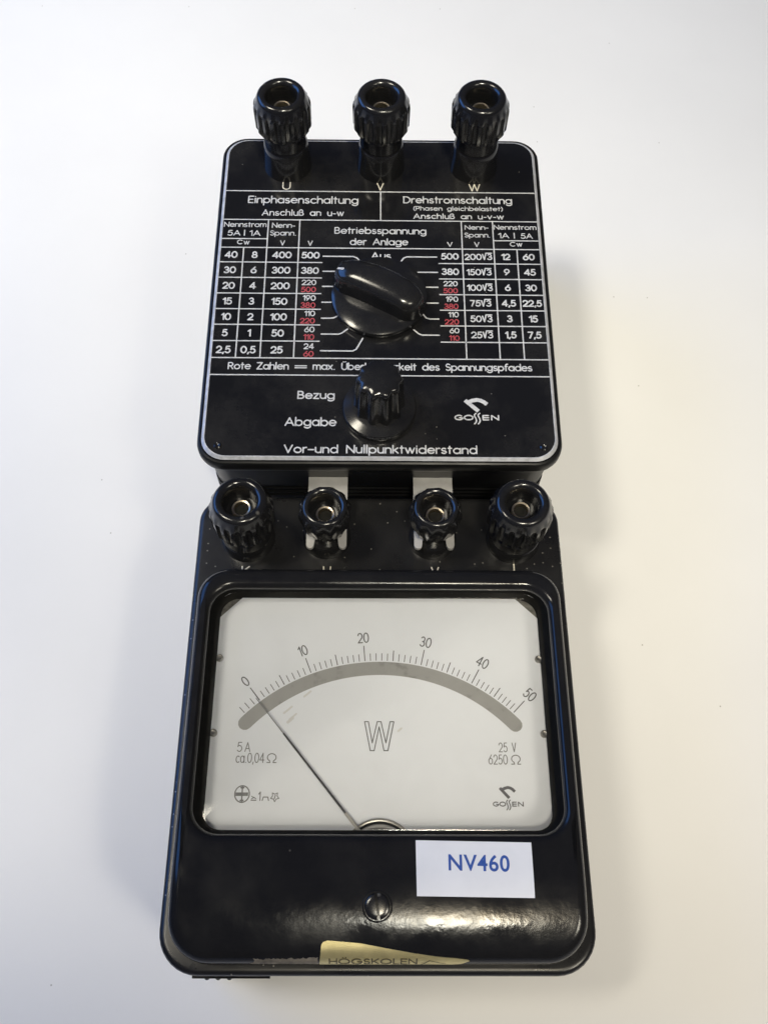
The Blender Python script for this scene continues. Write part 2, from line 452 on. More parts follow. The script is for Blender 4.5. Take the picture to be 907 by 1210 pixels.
class Ink:
    """collects flat strokes; every stroke lies a hair above the one before so that none share a plane"""

    def __init__(self, surf=None, lift=0.05, fine=False):
        self.fine = fine
        self.m = Mesh()
        self.k = 0
        self.lift = lift
        self.surf = surf

    def _put(self, verts, faces):
        z = self.lift + 0.006 * (self.k % 9)
        self.k += 1
        if self.surf:
            self.m.add([self.surf(x, y, z) for x, y in verts], faces)
        else:
            self.m.add([(x, y, z) for x, y in verts], faces)

    def poly(self, pts):
        self._put(pts, [tuple(range(len(pts)))])

    def stroke(self, pts, w, cap='round'):
        if self.fine:
            dense = [pts[0]]
            for a, b in zip(pts, pts[1:]):
                k = max(1, int(math.hypot(b[0] - a[0], b[1] - a[1]) / .25))
                dense += [(a[0] + (b[0] - a[0]) * j / k, a[1] + (b[1] - a[1]) * j / k) for j in range(1, k + 1)]
            pts = dense
        q = [pts[0]]
        for p in pts[1:]:
            if math.hypot(p[0] - q[-1][0], p[1] - q[-1][1]) > 1e-5:
                q.append(p)
        if len(q) == 1:
            self.poly([(q[0][0] + w * .62 * math.cos(a * .524), q[0][1] + w * .62 * math.sin(a * .524)) for a in range(12)])
            return
        closed = len(q) > 4 and math.hypot(q[0][0] - q[-1][0], q[0][1] - q[-1][1]) < 1e-4
        # break at sharp corners
        if not closed:
            for i in range(1, len(q) - 1):
                a = math.atan2(q[i][1] - q[i - 1][1], q[i][0] - q[i - 1][0])
                b = math.atan2(q[i + 1][1] - q[i][1], q[i + 1][0] - q[i][0])
                d = abs((b - a + math.pi) % (2 * math.pi) - math.pi)
                if d > rad(42):
                    self.stroke(q[:i + 1], w, cap)
                    self.stroke(q[i:], w, cap)
                    return
        if closed:
            q = q[:-1]
        h = w / 2
        n = len(q)
        L, R = [], []
        for i in range(n):
            a = q[i - 1] if (i > 0 or closed) else None
            b = q[(i + 1) % n] if (i < n - 1 or closed) else None
            ds = []
            if a:
                l = math.hypot(q[i][0] - a[0], q[i][1] - a[1]); ds.append(((q[i][0] - a[0]) / l, (q[i][1] - a[1]) / l))
            if b:
                l = math.hypot(b[0] - q[i][0], b[1] - q[i][1]); ds.append(((b[0] - q[i][0]) / l, (b[1] - q[i][1]) / l))
            tx = sum(d[0] for d in ds); ty = sum(d[1] for d in ds)
            l = math.hypot(tx, ty); tx /= l; ty /= l
            mi = h / max(0.5, (tx * ds[0][0] + ty * ds[0][1]))
            L.append((q[i][0] - ty * mi, q[i][1] + tx * mi))
            R.append((q[i][0] + ty * mi, q[i][1] - tx * mi))
        vs = L + R
        fs = [(i, n + i, n + (i + 1) % n, (i + 1) % n) for i in range(n if closed else n - 1)]
        if not closed and cap == 'round':
            for i, sgn in ((0, -1), (n - 1, 1)):
                j = i + sgn * -1
                d = math.atan2((q[i][1] - q[j][1]), (q[i][0] - q[j][0]))
                base = len(vs)
                ring = [(q[i][0] + h * math.cos(d + rad(t)), q[i][1] + h * math.sin(d + rad(t))) for t in (-60, -30, 0, 30, 60)]
                vs += ring
                lo, hi = (n + i, i) if sgn > 0 else (i, n + i)
                fs.append((lo, *range(base, base + 5), hi))
        self._put(vs, fs)

    def width(self, s, gap=0.20):
        w = 0
        for c in s:
            w += G[c][0] + gap
        return w - gap

    def text(self, s, x0, y, h, w, x1=None, align='l', sx=1.0, gap=0.20, rot=0.0, cap='round'):
        """h: cap height over the ink; x0..x1 ink extents (x1 given: fit)"""
        w *= 0.98
        hh = h - w
        if x1 is not None:
            W = self.width(s, gap)
            sx = (x1 - x0 - w) / (W * hh)
            ox = x0 + w / 2
        else:
            W = self.width(s, gap) * hh * sx
            ox = {'l': x0, 'c': x0 - W / 2, 'r': x0 - W}[align]
        cr, sr = math.cos(rot), math.sin(rot)
        cur = 0.0
        for c in s:
            adv, strokes = G[c]
            for st in strokes:
                pts = []
                for (a, b) in st:
                    px = (ox - x0) + (cur + a) * hh * sx
                    py = w / 2 + b * hh
                    if rot:
                        py -= h / 2
                        px, py = px * cr - py * sr, px * sr + py * cr
                    pts.append((x0 + px, y + py))
                self.stroke(pts, w, cap)
            cur += adv + gap

    def build(self, name, mat, parent, label=None):
        return self.m.build(name, mat, parent, label=label)


# ------------------------------------------------------------------ the table
tm = Mesh()
g = [(-1500 + 3000 * i / 10, -1100 + 3000 * j / 10, 0) for j in range(11) for i in range(11)]
tm.add(g, [(j * 11 + i, j * 11 + i + 1, (j + 1) * 11 + i + 1, (j + 1) * 11 + i) for j in range(10) for i in range(10)])
e = 30
tm.box(-1500, 1500, -1100, 1900, -e, -0.5)
table = tm.build('table_top', 'table')
table['kind'] = 'structure'

# ------------------------------------------------------------------ binding posts


def binding_post(parent, ctr, kind, name='binding_post'):
    """kind: rear (tall neck), big (front corners), small (clamping the lugs)"""
    x, y, z = ctr
    if kind == 'rear':
        top, hole, rout, collar = 27.0, 4.4, 7.0, [(7.3, 0), (7.2, 1.5), (6.7, 7), (6.55, 9.0), (6.2, 9.5)]
        stem = [(5.6, 9.5), (5.6, 9.9), (6.25, 9.9), (6.25, 14.8)]
        cap = [(6.2, 14.8), (7.4, 15.0, .0), (7.6, 15.4, .55), (8.2, 16.5, .75), (8.3, 22.6, .75), (8.15, 23.6, .45), (7.7, 24.3, 0)]
        ribs, n, sharp = 18, 180, 3.0
    elif kind == 'big':
        top, hole, rout, collar = 22.0, 4.35, 7.0, [(7.3, 0), (7.2, 1.0), (6.9, 3.6), (6.6, 4.0)]
        stem = [(6.0, 4.0), (6.0, 4.5), (6.75, 4.5), (6.75, 9.0)]
        cap = [(6.7, 9.0), (7.4, 9.2, .0), (7.6, 9.6, .55), (8.2, 11, .75), (8.35, 17.4, .75), (8.2, 18.4, .45), (7.75, 19.2, 0)]
        ribs, n, sharp = 18, 180, 3.0
    else:
        top, hole, rout, collar = 18.5, 4.05, 5.9, [(6.5, 0), (6.4, 1.0), (6.2, 4.2), (5.9, 4.6), (4.6, 4.6)]
        stem = [(4.3, 4.6), (4.4, 8.6)]
        cap = [(4.4, 8.4), (5.4, 8.6), (6.0, 9.4, .7), (6.6, 12.0, .75), (7.0, 14.6, .65), (6.9, 16.0, .5), (6.45, 17.2, .25), (6.0, 17.8, .05)]
        ribs, n, sharp = 12, 144, 1.0
    b = Mesh(); b.lathe(collar, 64, ctr=ctr)
    base = b.build(name, 'post', parent)
    s = Mesh(); s.lathe(stem, 64, ctr=ctr); s.build('stem', 'post', base)
    r_t = (rout + hole) / 2
    rw = (rout - hole) / 2
    hw = min(1.5, rw + .4)
    rim = []
    for k in range(0, 9):
        t = rad(10 + 170 * k / 8)
        rim.append((r_t + rw * 1.05 * math.cos(t), top - hw + hw * math.sin(t)))
    inner = [(hole, top - 3.0), (hole * .96, top - 6.5), (0.0, top - 6.6)]
    c = Mesh(); c.lathe(cap + rim + inner, n, ribs, ctr=ctr, sharp=sharp, phase=random.uniform(0, 6.28))
    c.build('knurled_cap', 'post', base, angle=28)
    k = Mesh()
    k.lathe([(2.5, top - 6.5), (2.5, top - 4.9), (2.35, top - 4.7), (1.95, top - 4.8), (1.88, top - 6.4), (1.88, top - 6.5)], 40, ctr=ctr)
    k.build('socket', 'brass', base)
    k = Mesh(); k.lathe([(1.85, top - 6.45), (1.85, top - 6.3), (0, top - 6.3)], 32, ctr=ctr); k.build('bore', 'dark', base)
    return base


# ------------------------------------------------------------------ thing 1: the series resistor box (behind)
box = empty('resistor_box', (0, 55, 0), label='black box at the back with a printed voltage table, selector knob and three terminals', cat='resistor box')
BY = -55.0   # children are in the box's own coordinates


def oy(loop, dy=BY):
    return [(x, y + dy) for x, y in loop]


HX, Y0, Y1 = 48.9, -2.3, 113.0


def box_loop(d, r=7.5):
    return oy(rr(-HX + d, HX - d, Y0 + d, Y1 - d, r - d * .6))


c = Mesh()
lo = [at_z(box_loop(4.2), 1.5), at_z(box_loop(3.4), 2.2), at_z(box_loop(3.0), 20)]
for zc in (27.5, 29.7, 31.9):       # moulded ribs round the case
    lo += [at_z(box_loop(2.75), zc - .8), at_z(box_loop(2.4), zc - .35), at_z(box_loop(2.4), zc + .25), at_z(box_loop(2.75), zc + .7)]
lo += [at_z(box_loop(2.5), 36), at_z(box_loop(2.0), 44), at_z(box_loop(1.7), 45.6), at_z(box_loop(0.9), 46.6), at_z(box_loop(0.25), 47.3), at_z(box_loop(0.0), 48.3), at_z(box_loop(0.0), 50.0),
       at_z(box_loop(.12), 50.6), at_z(box_loop(.42), 51.1), at_z(box_loop(.85), 51.3), at_z(box_loop(1.15), 51.2), at_z(box_loop(1.2), 50.5)]
c.loft(lo, cap0=True, cap1=True)
c.build('case', 'boxcase', box, angle=30)
f = Mesh()
f.loft([at_z(box_loop(1.25, 7.3), 50.6), at_z(box_loop(1.35, 7.3), 51.35), at_z(box_loop(2.0, 7.3), 52.0)], cap0=True, cap1=True)
face = f.build('faceplate', 'panel', box)
b = Mesh()
b.loft([at_z(box_loop(1.30, 7.3), 51.36), at_z(box_loop(1.36, 7.3), 51.42), at_z(box_loop(1.98, 7.3), 52.03), at_z(box_loop(2.22, 7.3), 52.035), at_z(box_loop(2.22, 7.3), 51.99)])
b.build('silver_border', 'silver', face)


def ink_box(lift=0.05):
    return Ink(surf=lambda x, y, z: (x, y + BY, 52.0 + z), lift=lift)


# ruled table
t = ink_box(0.03)
LW = 0.36
xs_e = 46.8
rows = [69.05, 63.7, 58.14, 52.57, 47.1, 41.72, 36.22, 30.6]
for y in (90.6, 79.5, rows[0], rows[-1], 25.05):
    t.stroke([(-xs_e, y), (xs_e, y)], LW, 'butt')
t.stroke([(0, 90.4), (0, 79.7)], LW, 'butt')
for s in (-1, 1):
    t.stroke([(s * 24.0, 79.3), (s * 24.0, 30.8)], LW, 'butt')
    t.stroke([(s * 33.3, 79.3), (s * 33.3, 30.8)], LW, 'butt')
    t.stroke([(s * 40.05, 68.9), (s * 40.05, 30.8)], LW, 'butt')
    t.stroke([(s * 33.5, 72.3), (s * xs_e, 72.3)], LW, 'butt')
    for y in rows[1:-1]:
        t.stroke([(s * xs_e, y), (s * 16.9, y)], LW, 'butt')
t.build('table_grid', 'print', face)

# connecting lines from the numbers to the selector
t = ink_box(0.04)
lead = {
    'l': [[(-16.7, 66.0), (-8.0, 66.0), (-6.9, 65.5), (-6.0, 64.4)], [(-16.6, 60.55), (-11.5, 60.55)], [(-16.6, 55.15), (-12.6, 55.15)], [(-16.6, 49.58), (-12.6, 49.58)],
          [(-16.6, 44.05), (-14.3, 44.05), (-13.2, 44.2), (-11.8, 45.0)], [(-16.5, 38.65), (-11.7, 38.65), (-10.9, 38.95), (-9.2, 40.4)], [(-16.55, 33.05), (-7.7, 33.05), (-6.7, 33.6), (-4.9, 37.3)]],
    'r': [[(16.4, 66.0), (7.7, 66.0), (6.7, 65.5), (6.0, 64.35)], [(16.5, 60.45), (10.9, 60.45)], [(16.5, 55.15), (13.0, 55.15)], [(16.5, 49.58), (13.0, 49.58)],
          [(16.5, 44.05), (14.0, 44.05), (13.0, 44.4), (12.0, 45.8)], [(16.5, 38.55), (11.8, 38.55), (10.9, 38.9), (9.4, 40.3)]]}
for side in lead.values():
    for q in side:
        t.stroke(q, 0.42)
t.build('selector_lines', 'print', face)


def caption(s, x0, x1, y, h, w, mat='print', gap=0.20):
    i = ink_box()
    i.text(s, x0, y, h, w, x1=x1, gap=gap)
    return i.build('caption', mat, face)


caption('Einphasenschaltung', -39.85, -6.7, 85.75, 2.9, .40)
caption('Anschluß an u-w', -35.45, -10.95, 81.0, 2.4, .34, gap=.24)
caption('Drehstromschaltung', 6.75, 39.6, 86.2, 2.75, .40)
caption('(Phasen gleichbelastet)', 9.8, 36.65, 83.45, 1.7, .26)
caption('Anschluß an u-v-w', 9.75, 36.8, 80.25, 2.1, .33, gap=.24)
caption('Nennstrom', -46.4, -33.8, 76.6, 1.95, .28)
caption('Nennstrom', 33.6, 46.3, 76.4, 1.85, .28)
i = ink_box(); i.text('5A', -45.2, 73.35, 2.1, .30, x1=-41.3); i.text('|', -40.2, 73.35, 2.2, .34); i.text('1A', -38.7, 73.3, 2.1, .30, x1=-35.4); i.build('caption', 'print', face)
i = ink_box(); i.text('1A', 34.8, 73.2, 2.0, .30, x1=38.0); i.text('|', 39.5, 73.2, 2.1, .34); i.text('5A', 41.4, 73.1, 2.0, .30, x1=45.0); i.build('caption', 'print', face)
for cx in (-40.3, 39.9):
    i = ink_box(); i.text('C', cx - 1.85, 70.15, 1.75, .30, x1=cx - .25); i.text('w', cx + .1, 70.05, 1.9, .30, x1=cx + 1.85); i.build('caption', 'print', face)
caption('Nenn-', -32.2, -25.3, 76.4, 1.95, .28)
caption('Spann.', -32.65, -24.8, 73.5, 1.95, .28)
caption('Nenn-', 24.95, 32.05, 76.3, 1.75, .28)
caption('Spann.', 24.75, 32.5, 73.4, 1.8, .28)
for x0, x1, y in ((-29.5, -28.05, 69.85), (-21.4, -19.9, 69.8), (19.6, 21.2, 69.8), (27.55, 29.1, 69.85)):
    caption('V', x0, x1, y, 1.9, .28)
caption('Betriebsspannung', -13.65, 13.55, 74.35, 2.55, .36)
caption('der Anlage', -9.05, 8.1, 70.2, 2.55, .36, gap=.2)
caption('Aus', -2.8, 3.1, 65.0, 2.65, .40, gap=.2)
caption('Rote Zahlen = max. Überlastbarkeit des Spannungspfades', -41.95, 42.0, 26.75, 2.4, .37, gap=.19)
caption('Bezug', -22.45, -12.3, 17.4, 2.6, .40)
caption('Abgabe', -25.55, -11.65, 8.95, 2.75, .40)
caption('Vor–und Nullpunktwiderstand', -25.45, 25.8, 0.75, 2.6, .40)
caption('U', -29.8, -27.3, 91.15, 3.2, .34, 'warmprint')
caption('V', -1.2, .95, 91.1, 3.0, .34, 'warmprint')
caption('W', 26.7, 30.2, 91.1, 2.9, .34, 'warmprint')

# numbers in the table, one mesh per column
def column(cx, items, h, w, dy=1.4, align='c', mat='print', off=0, name='number_column', label=None):
    i = ink_box()
    for k, s in enumerate(items):
        if s:
            i.text(s, cx, rows[k + 1 + off] + dy, h, w, align=align, gap=.22)
    i.build(name, mat, face, label)


column(-43.55, ['40', '30', '20', '15', '10', '5', '2,5'], 2.5, .46)
column(-36.7, ['8', '6', '4', '3', '2', '1', '0,5'], 2.5, .46)
column(-28.75, ['400', '300', '200', '150', '100', '50', '25'], 2.5, .46)
column(-20.4, ['500', '380'], 2.45, .46)
column(20.25, ['500', '380'], 2.4, .46)
column(-18.6, ['', '', '220', '190', '110', '60', '24'], 1.95, .32, dy=2.95, align='r')
column(-18.6, ['', '', '500', '380', '220', '110', '60'], 1.95, .32, dy=.42, align='r', mat='red', label='small red numbers at the left of the selector')
column(22.1, ['', '', '220', '190', '110', '60'], 1.9, .32, dy=2.95, align='r')
column(22.1, ['', '', '500', '380', '220', '110'], 1.9, .32, dy=.42, align='r', mat='red', label='small red numbers at the right of the selector')
column(28.6, ['200√3', '150√3', '100√3', '75√3', '50√3', '25√3'], 2.3, .40, dy=1.35)
column(36.65, ['12', '9', '6', '4,5', '3', '1,5'], 2.4, .46)
column(43.35, ['60', '45', '30', '22,5', '15', '7,5'], 2.4, .46)


def maker_mark(ink, fx, w_arm, w_txt):
    """bent arm over the letters; fx maps the panel drawing to the place"""
    f2 = lambda *pts: [fx(*p) for p in pts]
    ink.stroke(f2((23.05, 17.36), (26.6, 13.95)), w_arm, 'butt')
    ink.stroke(f2((23.9, 16.75), (25.0, 17.25), (26.26, 17.5), (27.3, 17.3), (28.1, 16.85), (28.95, 16.1)), w_arm, 'butt')
    y0, hh = 11.25, 1.35
    arc = lambda cx, rx, a0, a1: [fx(cx + rx * math.cos(rad(a0 + (a1 - a0) * i / 16)), y0 + hh / 2 + hh / 2 * math.sin(rad(a0 + (a1 - a0) * i / 16))) for i in range(17)]
    ink.stroke(arc(21.25, 1.05, 50, 350) + f2((21.4, y0 + .6)), w_txt)
    ink.stroke(arc(23.85, 1.15, 90, 450), w_txt)
    for dx in (0, 1.0):
        ink.stroke(f2((25.85 + dx, 13.25), (25.45 + dx, 12.85), (25.45 + dx, 12.4), (25.8 + dx, 11.7), (25.95 + dx, 11.0), (25.75 + dx, 10.4), (25.4 + dx, 10.0)), w_txt)
    for yy in (0, .5, 1):
        ink.stroke(f2((27.75, y0 + hh * yy), (29.2, y0 + hh * yy)), w_txt)
    ink.stroke(f2((27.75, y0), (27.75, y0 + hh)), w_txt)
    ink.stroke(f2((30.05, y0), (30.05, y0 + hh)), w_txt)
    ink.stroke(f2((30.05, y0 + hh), (31.9, y0)), w_txt)
    ink.stroke(f2((31.9, y0), (31.9, y0 + hh)), w_txt)


i = ink_box(); maker_mark(i, lambda x, y: (x, y), 1.15, .38); i.build('maker_mark', 'print', face)

# two small rivets in the lower corners
for x in (-43.0, 43.5):
    s = Mesh(); s.lathe([(1.05, 51.9), (1.0, 52.25), (.65, 52.5), (0.35, 52.35), (0, 52.3)], 24, ctr=(x, 2.9 + BY, 0)); s.build('rivet', 'case', face)

# terminals at the back edge
for x in (-28.45, 0, 28.45):
    binding_post(box, (x, 101.3 + BY, 52.0), 'rear')

# selector knob: round skirt with a thick pointer bar across it
KC = (-0.3, 50.6 + BY)
k = Mesh()
k.lathe([(13.0, 51.6), (13.0, 52.6), (13.55, 52.9), (13.7, 53.6), (13.5, 54.3), (12.6, 54.75), (8, 55.3), (0, 55.6)], 96, ctr=(*KC, 0))
knob = k.build('selector_knob', 'knob', box)


def bar_loop(hw, R, z, ang, r=3.4, taper=0.05):
    """thick bar with rounded ends, a little slimmer towards the pointing end"""
    ca, sa = math.cos(ang), math.sin(ang)
    pts = []
    for x, y in rr(-R, R, -hw, hw, min(r, hw * .96), nc=8, ne=12):
        y *= 1 + taper * x / 13.0
        if y > 0:                      # the far flank is bowed
            y *= 1 - .50 * (x / 13.5) ** 2
        x -= 0.035 * y * y * (1 if x > 0 else -1)
        pts.append((KC[0] + x * ca - y * sa, KC[1] + x * sa + y * ca, z - .004 * x * x * (z - 54) / 9))
    return pts


bk = Mesh()
ang = rad(-27)
prof_bar = [(5.2, 13.5, 54.2), (5.1, 13.5, 56), (5.0, 13.4, 58.4), (4.9, 13.2, 59.8), (4.7, 12.8, 60.7), (4.3, 12.1, 61.4), (3.6, 11.0, 61.95), (2.6, 9.2, 62.35), (1.4, 6.5, 62.6), (.5, 3.5, 62.7)]
bk.loft([bar_loop(a, b_, z, ang) for a, b_, z in prof_bar], cap1=True)
bk.build('pointer_bar', 'knob', knob, angle=70)
mk = Mesh()
d = Vector((math.cos(ang), math.sin(ang))); nrm = Vector((-d.y, d.x))
def mkp(a, b, z):
    q = d * a + nrm * b
    return (KC[0] + q.x, KC[1] + q.y, z)
mk.add([mkp(-12.2, -2.1, 60.95), mkp(-12.2, -1.5, 60.98), mkp(-10.5, -1.3, 61.68), mkp(-10.2, -1.7, 61.72), mkp(-10.5, -2.1, 61.6)], [(0, 1, 2, 3, 4)])
mk.build('white_pointer_mark', 'print', knob)

# small fluted knob
K2 = (-0.2, 14.0 + BY)
k = Mesh()
k.lathe([(9.3, 51.6), (9.5, 52.6), (9.85, 52.9), (9.9, 53.6), (9.6, 54.3), (7.6, 54.9), (6.5, 55.2), (0, 55.3)], 96, ctr=(*K2, 0))
kn = k.build('reversing_knob', 'knob', box)
k = Mesh()
k.lathe([(6.9, 54.8, 1.0), (6.7, 56, 1.0), (6.2, 66, .85), (6.05, 67.3, .75), (5.75, 68.0, .55), (5.2, 68.35, .25), (3.5, 68.6), (0, 68.7)], 120, 10, ctr=(*K2, 0), sharp=1.0)
k.build('fluted_grip', 'knob', kn, angle=45)

# connecting lugs that reach from the box to the meter
for x in (-14.1, 14.6):
    i = Mesh()
    zt, th, hw = 4.75, 1.0, 5.35
    # outline in meter coordinates (x, v): strip that ends in a fork round the post
    out = [(-hw, -4.0)]
    out += [(-hw, 18.4)] + [(-hw + 1.05 + 1.05 * math.cos(rad(180 - 180 * q / 8)), 18.4 + 1.1 * math.sin(rad(180 * q / 8))) for q in range(1, 8)] + [(-hw + 2.1, 18.4)]
    out += [(-2.9 - .4 * (1 if 0 else 0), 15.0)] + [(3.15 * math.cos(rad(180 + 180 * q / 10)), 12.6 + 3.15 * math.sin(rad(180 + 180 * q / 10)) * 1.0) for q in range(0, 11)][0:11]
    out += [(2.9, 15.0)] + [(hw - 2.1, 18.4)] + [(hw - 1.05 + 1.05 * math.cos(rad(180 - 180 * q / 8)), 18.4 + 1.1 * math.sin(rad(180 * q / 8))) for q in range(1, 8)] + [(hw, 18.4), (hw, -4.0)]
    T3 = rad(3)
    def wpt(px, v, w):
        return (px + x, -2.5 - v * math.cos(T3) + w * math.sin(T3) - 55.0, 34 + v * math.sin(T3) + w * math.cos(T3))
    n = len(out)
    vs = [wpt(a, v, zt) for a, v in out] + [wpt(a, v, zt + th) for a, v in out]
    i.add(vs, [tuple(range(n))[::-1], tuple(range(n, 2 * n))] + [(q, (q + 1) % n, n + (q + 1) % n, n + q) for q in range(n)])
    i.build('connecting_lug', 'lug', box, angle=30)

# ------------------------------------------------------------------ thing 2: the wattmeter (in front), its top tilted 3 degrees
TT = rad(3)
Wv = Vector((0, math.sin(TT), math.cos(TT)))
org = Vector((0, -2.5, 34.0)) - Wv * 34.0
meter = empty('wattmeter', org, (-TT, 0, 0), label='black portable wattmeter in front with white dial and white number sticker', cat='wattmeter')
H0 = 34.0    # local height of the terminal shelf; local y = -v


def floor_w(x, y):
    return (0.8 + y * math.sin(TT)) / math.cos(TT)


def body_loop(dd, r=8.5):
    return rr(-49.6 + dd, 49.6 - dd, -121.9 + dd, -0.7 - dd, (max(.5, 9.5 - dd), max(.5, 7.5 - dd), max(.5, 7.5 - dd), max(.5, 9.5 - dd)))


c = Mesh()
c.loft([at_z(body_loop(2.6), floor_w), at_z(body_loop(2.0), lambda x, y: floor_w(x, y) + .8), at_z(body_loop(.8), 22), at_z(body_loop(.2), H0 - 4), at_z(body_loop(0), H0 - 1.6), at_z(body_loop(.15), H0 - .9),
        at_z(body_loop(.5), H0 - .35), at_z(body_loop(1.1), H0 - .06), at_z(body_loop(1.7), H0)], cap0=True, cap1=True)
c.build('case', 'shelf', meter, angle=40)

# small moulded clip at the front foot
s = Mesh()
s.box(-43.0, -25, -121.95, -120.5, 21.0, 22.6)
for q in range(3):
    s.lathe([(.75, 0), (.7, .8), (.5, 1.1), (0, 1.2)], 20, ctr=(-39.8 + 2.6 * q, -121.5, 20.4))
s.build('front_clip', 'boxcase', meter)

# letters on the shelf
for ch, x0, x1, hh in (('K', -36.9, -34.6, 3.0), ('U', -15.1, -12.9, 3.0), ('V', 13.9, 16.1, 3.0), ('L', 36.1, 38.0, 4.2)):
    i = Ink(surf=lambda x, y, z: (x, y, H0 + z))
    i.text(ch, x0, -25.2, hh, .36, x1=x1)
    i.build('terminal_letter', 'warmprint', meter)
for x, v, kd in ((-35.6, 13.8, 'big'), (-14.2, 13.6, 'small'), (14.5, 13.7, 'small'), (36.4, 13.9, 'big')):
    binding_post(meter, (x, -v, H0), kd)

# cover with the window opening; profile over v rolls down towards the front
CX, CV0, CV1 = 46.5, 26.7, 119.7


def top_w(v):
    return 10.0 - (0.0118 * max(0, v - 100.5) ** 2)


FR = 2.6   # edge fillet


def cover_loop(dd, r=8.0):
    return rr(-CX + dd, CX - dd, -CV1 + dd, -CV0 - dd, (max(.6, r + 1 - dd), max(.6, r - dd), max(.6, r - dd), max(.6, r + 1 - dd)), ne=26)


MAT['corner'] = plain('scratched_grey_metal', (0.16, 0.155, 0.14), 0.5, 0.2, 0.5, 900)
WX, WV0, WV1 = 43.1, 32.4, 93.2
win = lambda dd: rr(-WX + dd, WX - dd, -WV1 + dd, -WV0 + (dd * .3 if dd > 0 else -dd), (max(.4, 6.5 - dd), max(.4, 6.5 - dd), max(.4, 6.5 - dd), max(.4, 6.5 - dd)), ne=26)
lo = [at_z(cover_loop(0.0), H0 - .3), at_z(cover_loop(0.05), H0 + 2.0)]
for q in range(0, 7):
    a = rad(90 * q / 6)
    dd = FR * (1 - math.cos(a)) + .08
    lo.append(at_z(cover_loop(dd), lambda x, y, a=a: H0 + top_w(-y) - FR * (1 - math.sin(a))))
outer = cover_loop(FR + .08)
wl = win(-2.0)
NB = 18
for q in range(1, NB + 1):
    u = q / NB
    lp = [(p[0] + (w_[0] - p[0]) * u, p[1] + (w_[1] - p[1]) * u) for p, w_ in zip(outer, wl)]
    lo.append(at_z(lp, lambda x, y: H0 + top_w(-y)))
for dd, zz in [(-2.0 + 2.2 * math.sin(rad(10 * q)), 7.8 + 2.2 * math.cos(rad(10 * q))) for q in range(1, 10)]:
    lo.append(at_z(win(dd), H0 + zz))
c = Mesh(); c.loft(lo)
cover = c.build('cover', 'cover', meter, angle=50)
c = Mesh(); c.loft([at_z(win(dd), H0 + zz) for dd, zz in ((.21, 7.85), (.9, 6.0), (1.75, 4.2), (1.8, .2))])
c.build('window_bezel', 'matt', cover, angle=50)

# dial: plate with cut corners, band, ticks, figures
d = Mesh()
pl = [(-41.6, -99), (41.6, -99), (41.6, -37.6), (35.6, -31.6), (-35.6, -31.6), (-41.6, -37.6)]
n = len(pl)
d.add([(x, y, H0 + .3) for x, y in pl] + [(x, y, H0 + 1.0) for x, y in pl], [tuple(range(n))[::-1], tuple(range(n, 2 * n))] + [(q, (q + 1) % n, n + (q + 1) % n, n + q) for q in range(n)])
dial = d.build('dial_plate', 'dial', meter)


def ink_dial(lift=.03):
    return Ink(surf=lambda x, y, z: (x, y, H0 + 1.0 + z), lift=lift)


for sg in (-1, 1):
    m = Mesh()
    m.add([(sg * 42, -31.3, H0 + .25), (sg * 42, -38.2, H0 + .25), (sg * 35, -31.3, H0 + .25)], [(0, 1, 2)])
    m.build('corner_bracket', 'corner', meter)
AC, = [(0.3, -97.2)]


def pol(r, deg):
    return (AC[0] + r * math.sin(rad(deg)), AC[1] + r * math.cos(rad(deg)))


b = ink_dial(.02)
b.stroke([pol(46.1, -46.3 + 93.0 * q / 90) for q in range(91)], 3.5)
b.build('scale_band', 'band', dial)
key = [(-3, -44.3), (0, -38.6), (5, -30.0), (10, -21.3), (15, -13.0), (20, -4.6), (25, 3.9), (30, 12.5), (35, 20.6), (40, 28.7), (45, 36.4), (50, 43.8)]


def deg_of(vv):
    for (a, p), (b_, q) in zip(key, key[1:]):
        if a <= vv <= b_:
            return p + (q - p) * (vv - a) / (b_ - a)


i = ink_dial(.05)
for vv in range(-3, 51):
    r1 = 52.3 if vv % 10 == 0 else (51.0 if vv % 5 == 0 else 50.1)
    i.stroke([pol(48.15, deg_of(vv)), pol(r1, deg_of(vv))], .20 if vv % 5 else .24, 'butt')
i.build('scale_ticks', 'ink', dial)
i = ink_dial(.05)
for vv in range(0, 51, 10):
    dg = deg_of(vv)
    p = pol(54.45, dg)
    i.text(str(vv), p[0], p[1], 2.85, .30, align='c', sx=.66, gap=.26, rot=-rad(dg))
i.build('scale_numbers', 'ink', dial)
# the outlined unit letter
i = ink_dial(.05)
Wo = [(-3.55, -64.9), (-2.6, -64.9), (-1.62, -70.2), (-.42, -64.9), (.52, -64.9), (1.72, -70.2), (2.75, -64.9), (3.7, -64.9), (2.2, -72.1), (1.25, -72.1), (.05, -66.2), (-1.15, -72.1), (-2.1, -72.1)]
Wo = [(x + .05, y) for x, y in Wo]
for a, b_ in zip(Wo, Wo[1:] + Wo[:1]):
    i.stroke([a, b_], .24)
i.build('unit_letter', 'ink', dial)
i = ink_dial(.05)
i.text('5', -34.6, -72.5, 2.45, .22, x1=-33.3); i.text('A', -32.7, -72.5, 2.4, .22, x1=-31.3)
i.text('ca.0,04', -34.7, -75.2, 2.5, .22, x1=-27.75, gap=.24); i.text('Ω', -27.2, -75.2, 2.4, .24, x1=-24.75)
i.build('rating_text', 'inkpale', dial)
i = ink_dial(.05)
i.text('25', 29.35, -72.4, 2.4, .22, x1=31.55, gap=.24); i.text('V', 32.6, -72.4, 2.4, .22, x1=33.7)
i.text('6250', 26.7, -75.4, 2.45, .22, x1=31.45, gap=.24); i.text('Ω', 32.2, -75.4, 2.4, .24, x1=34.65)
i.build('rating_text', 'inkpale', dial)
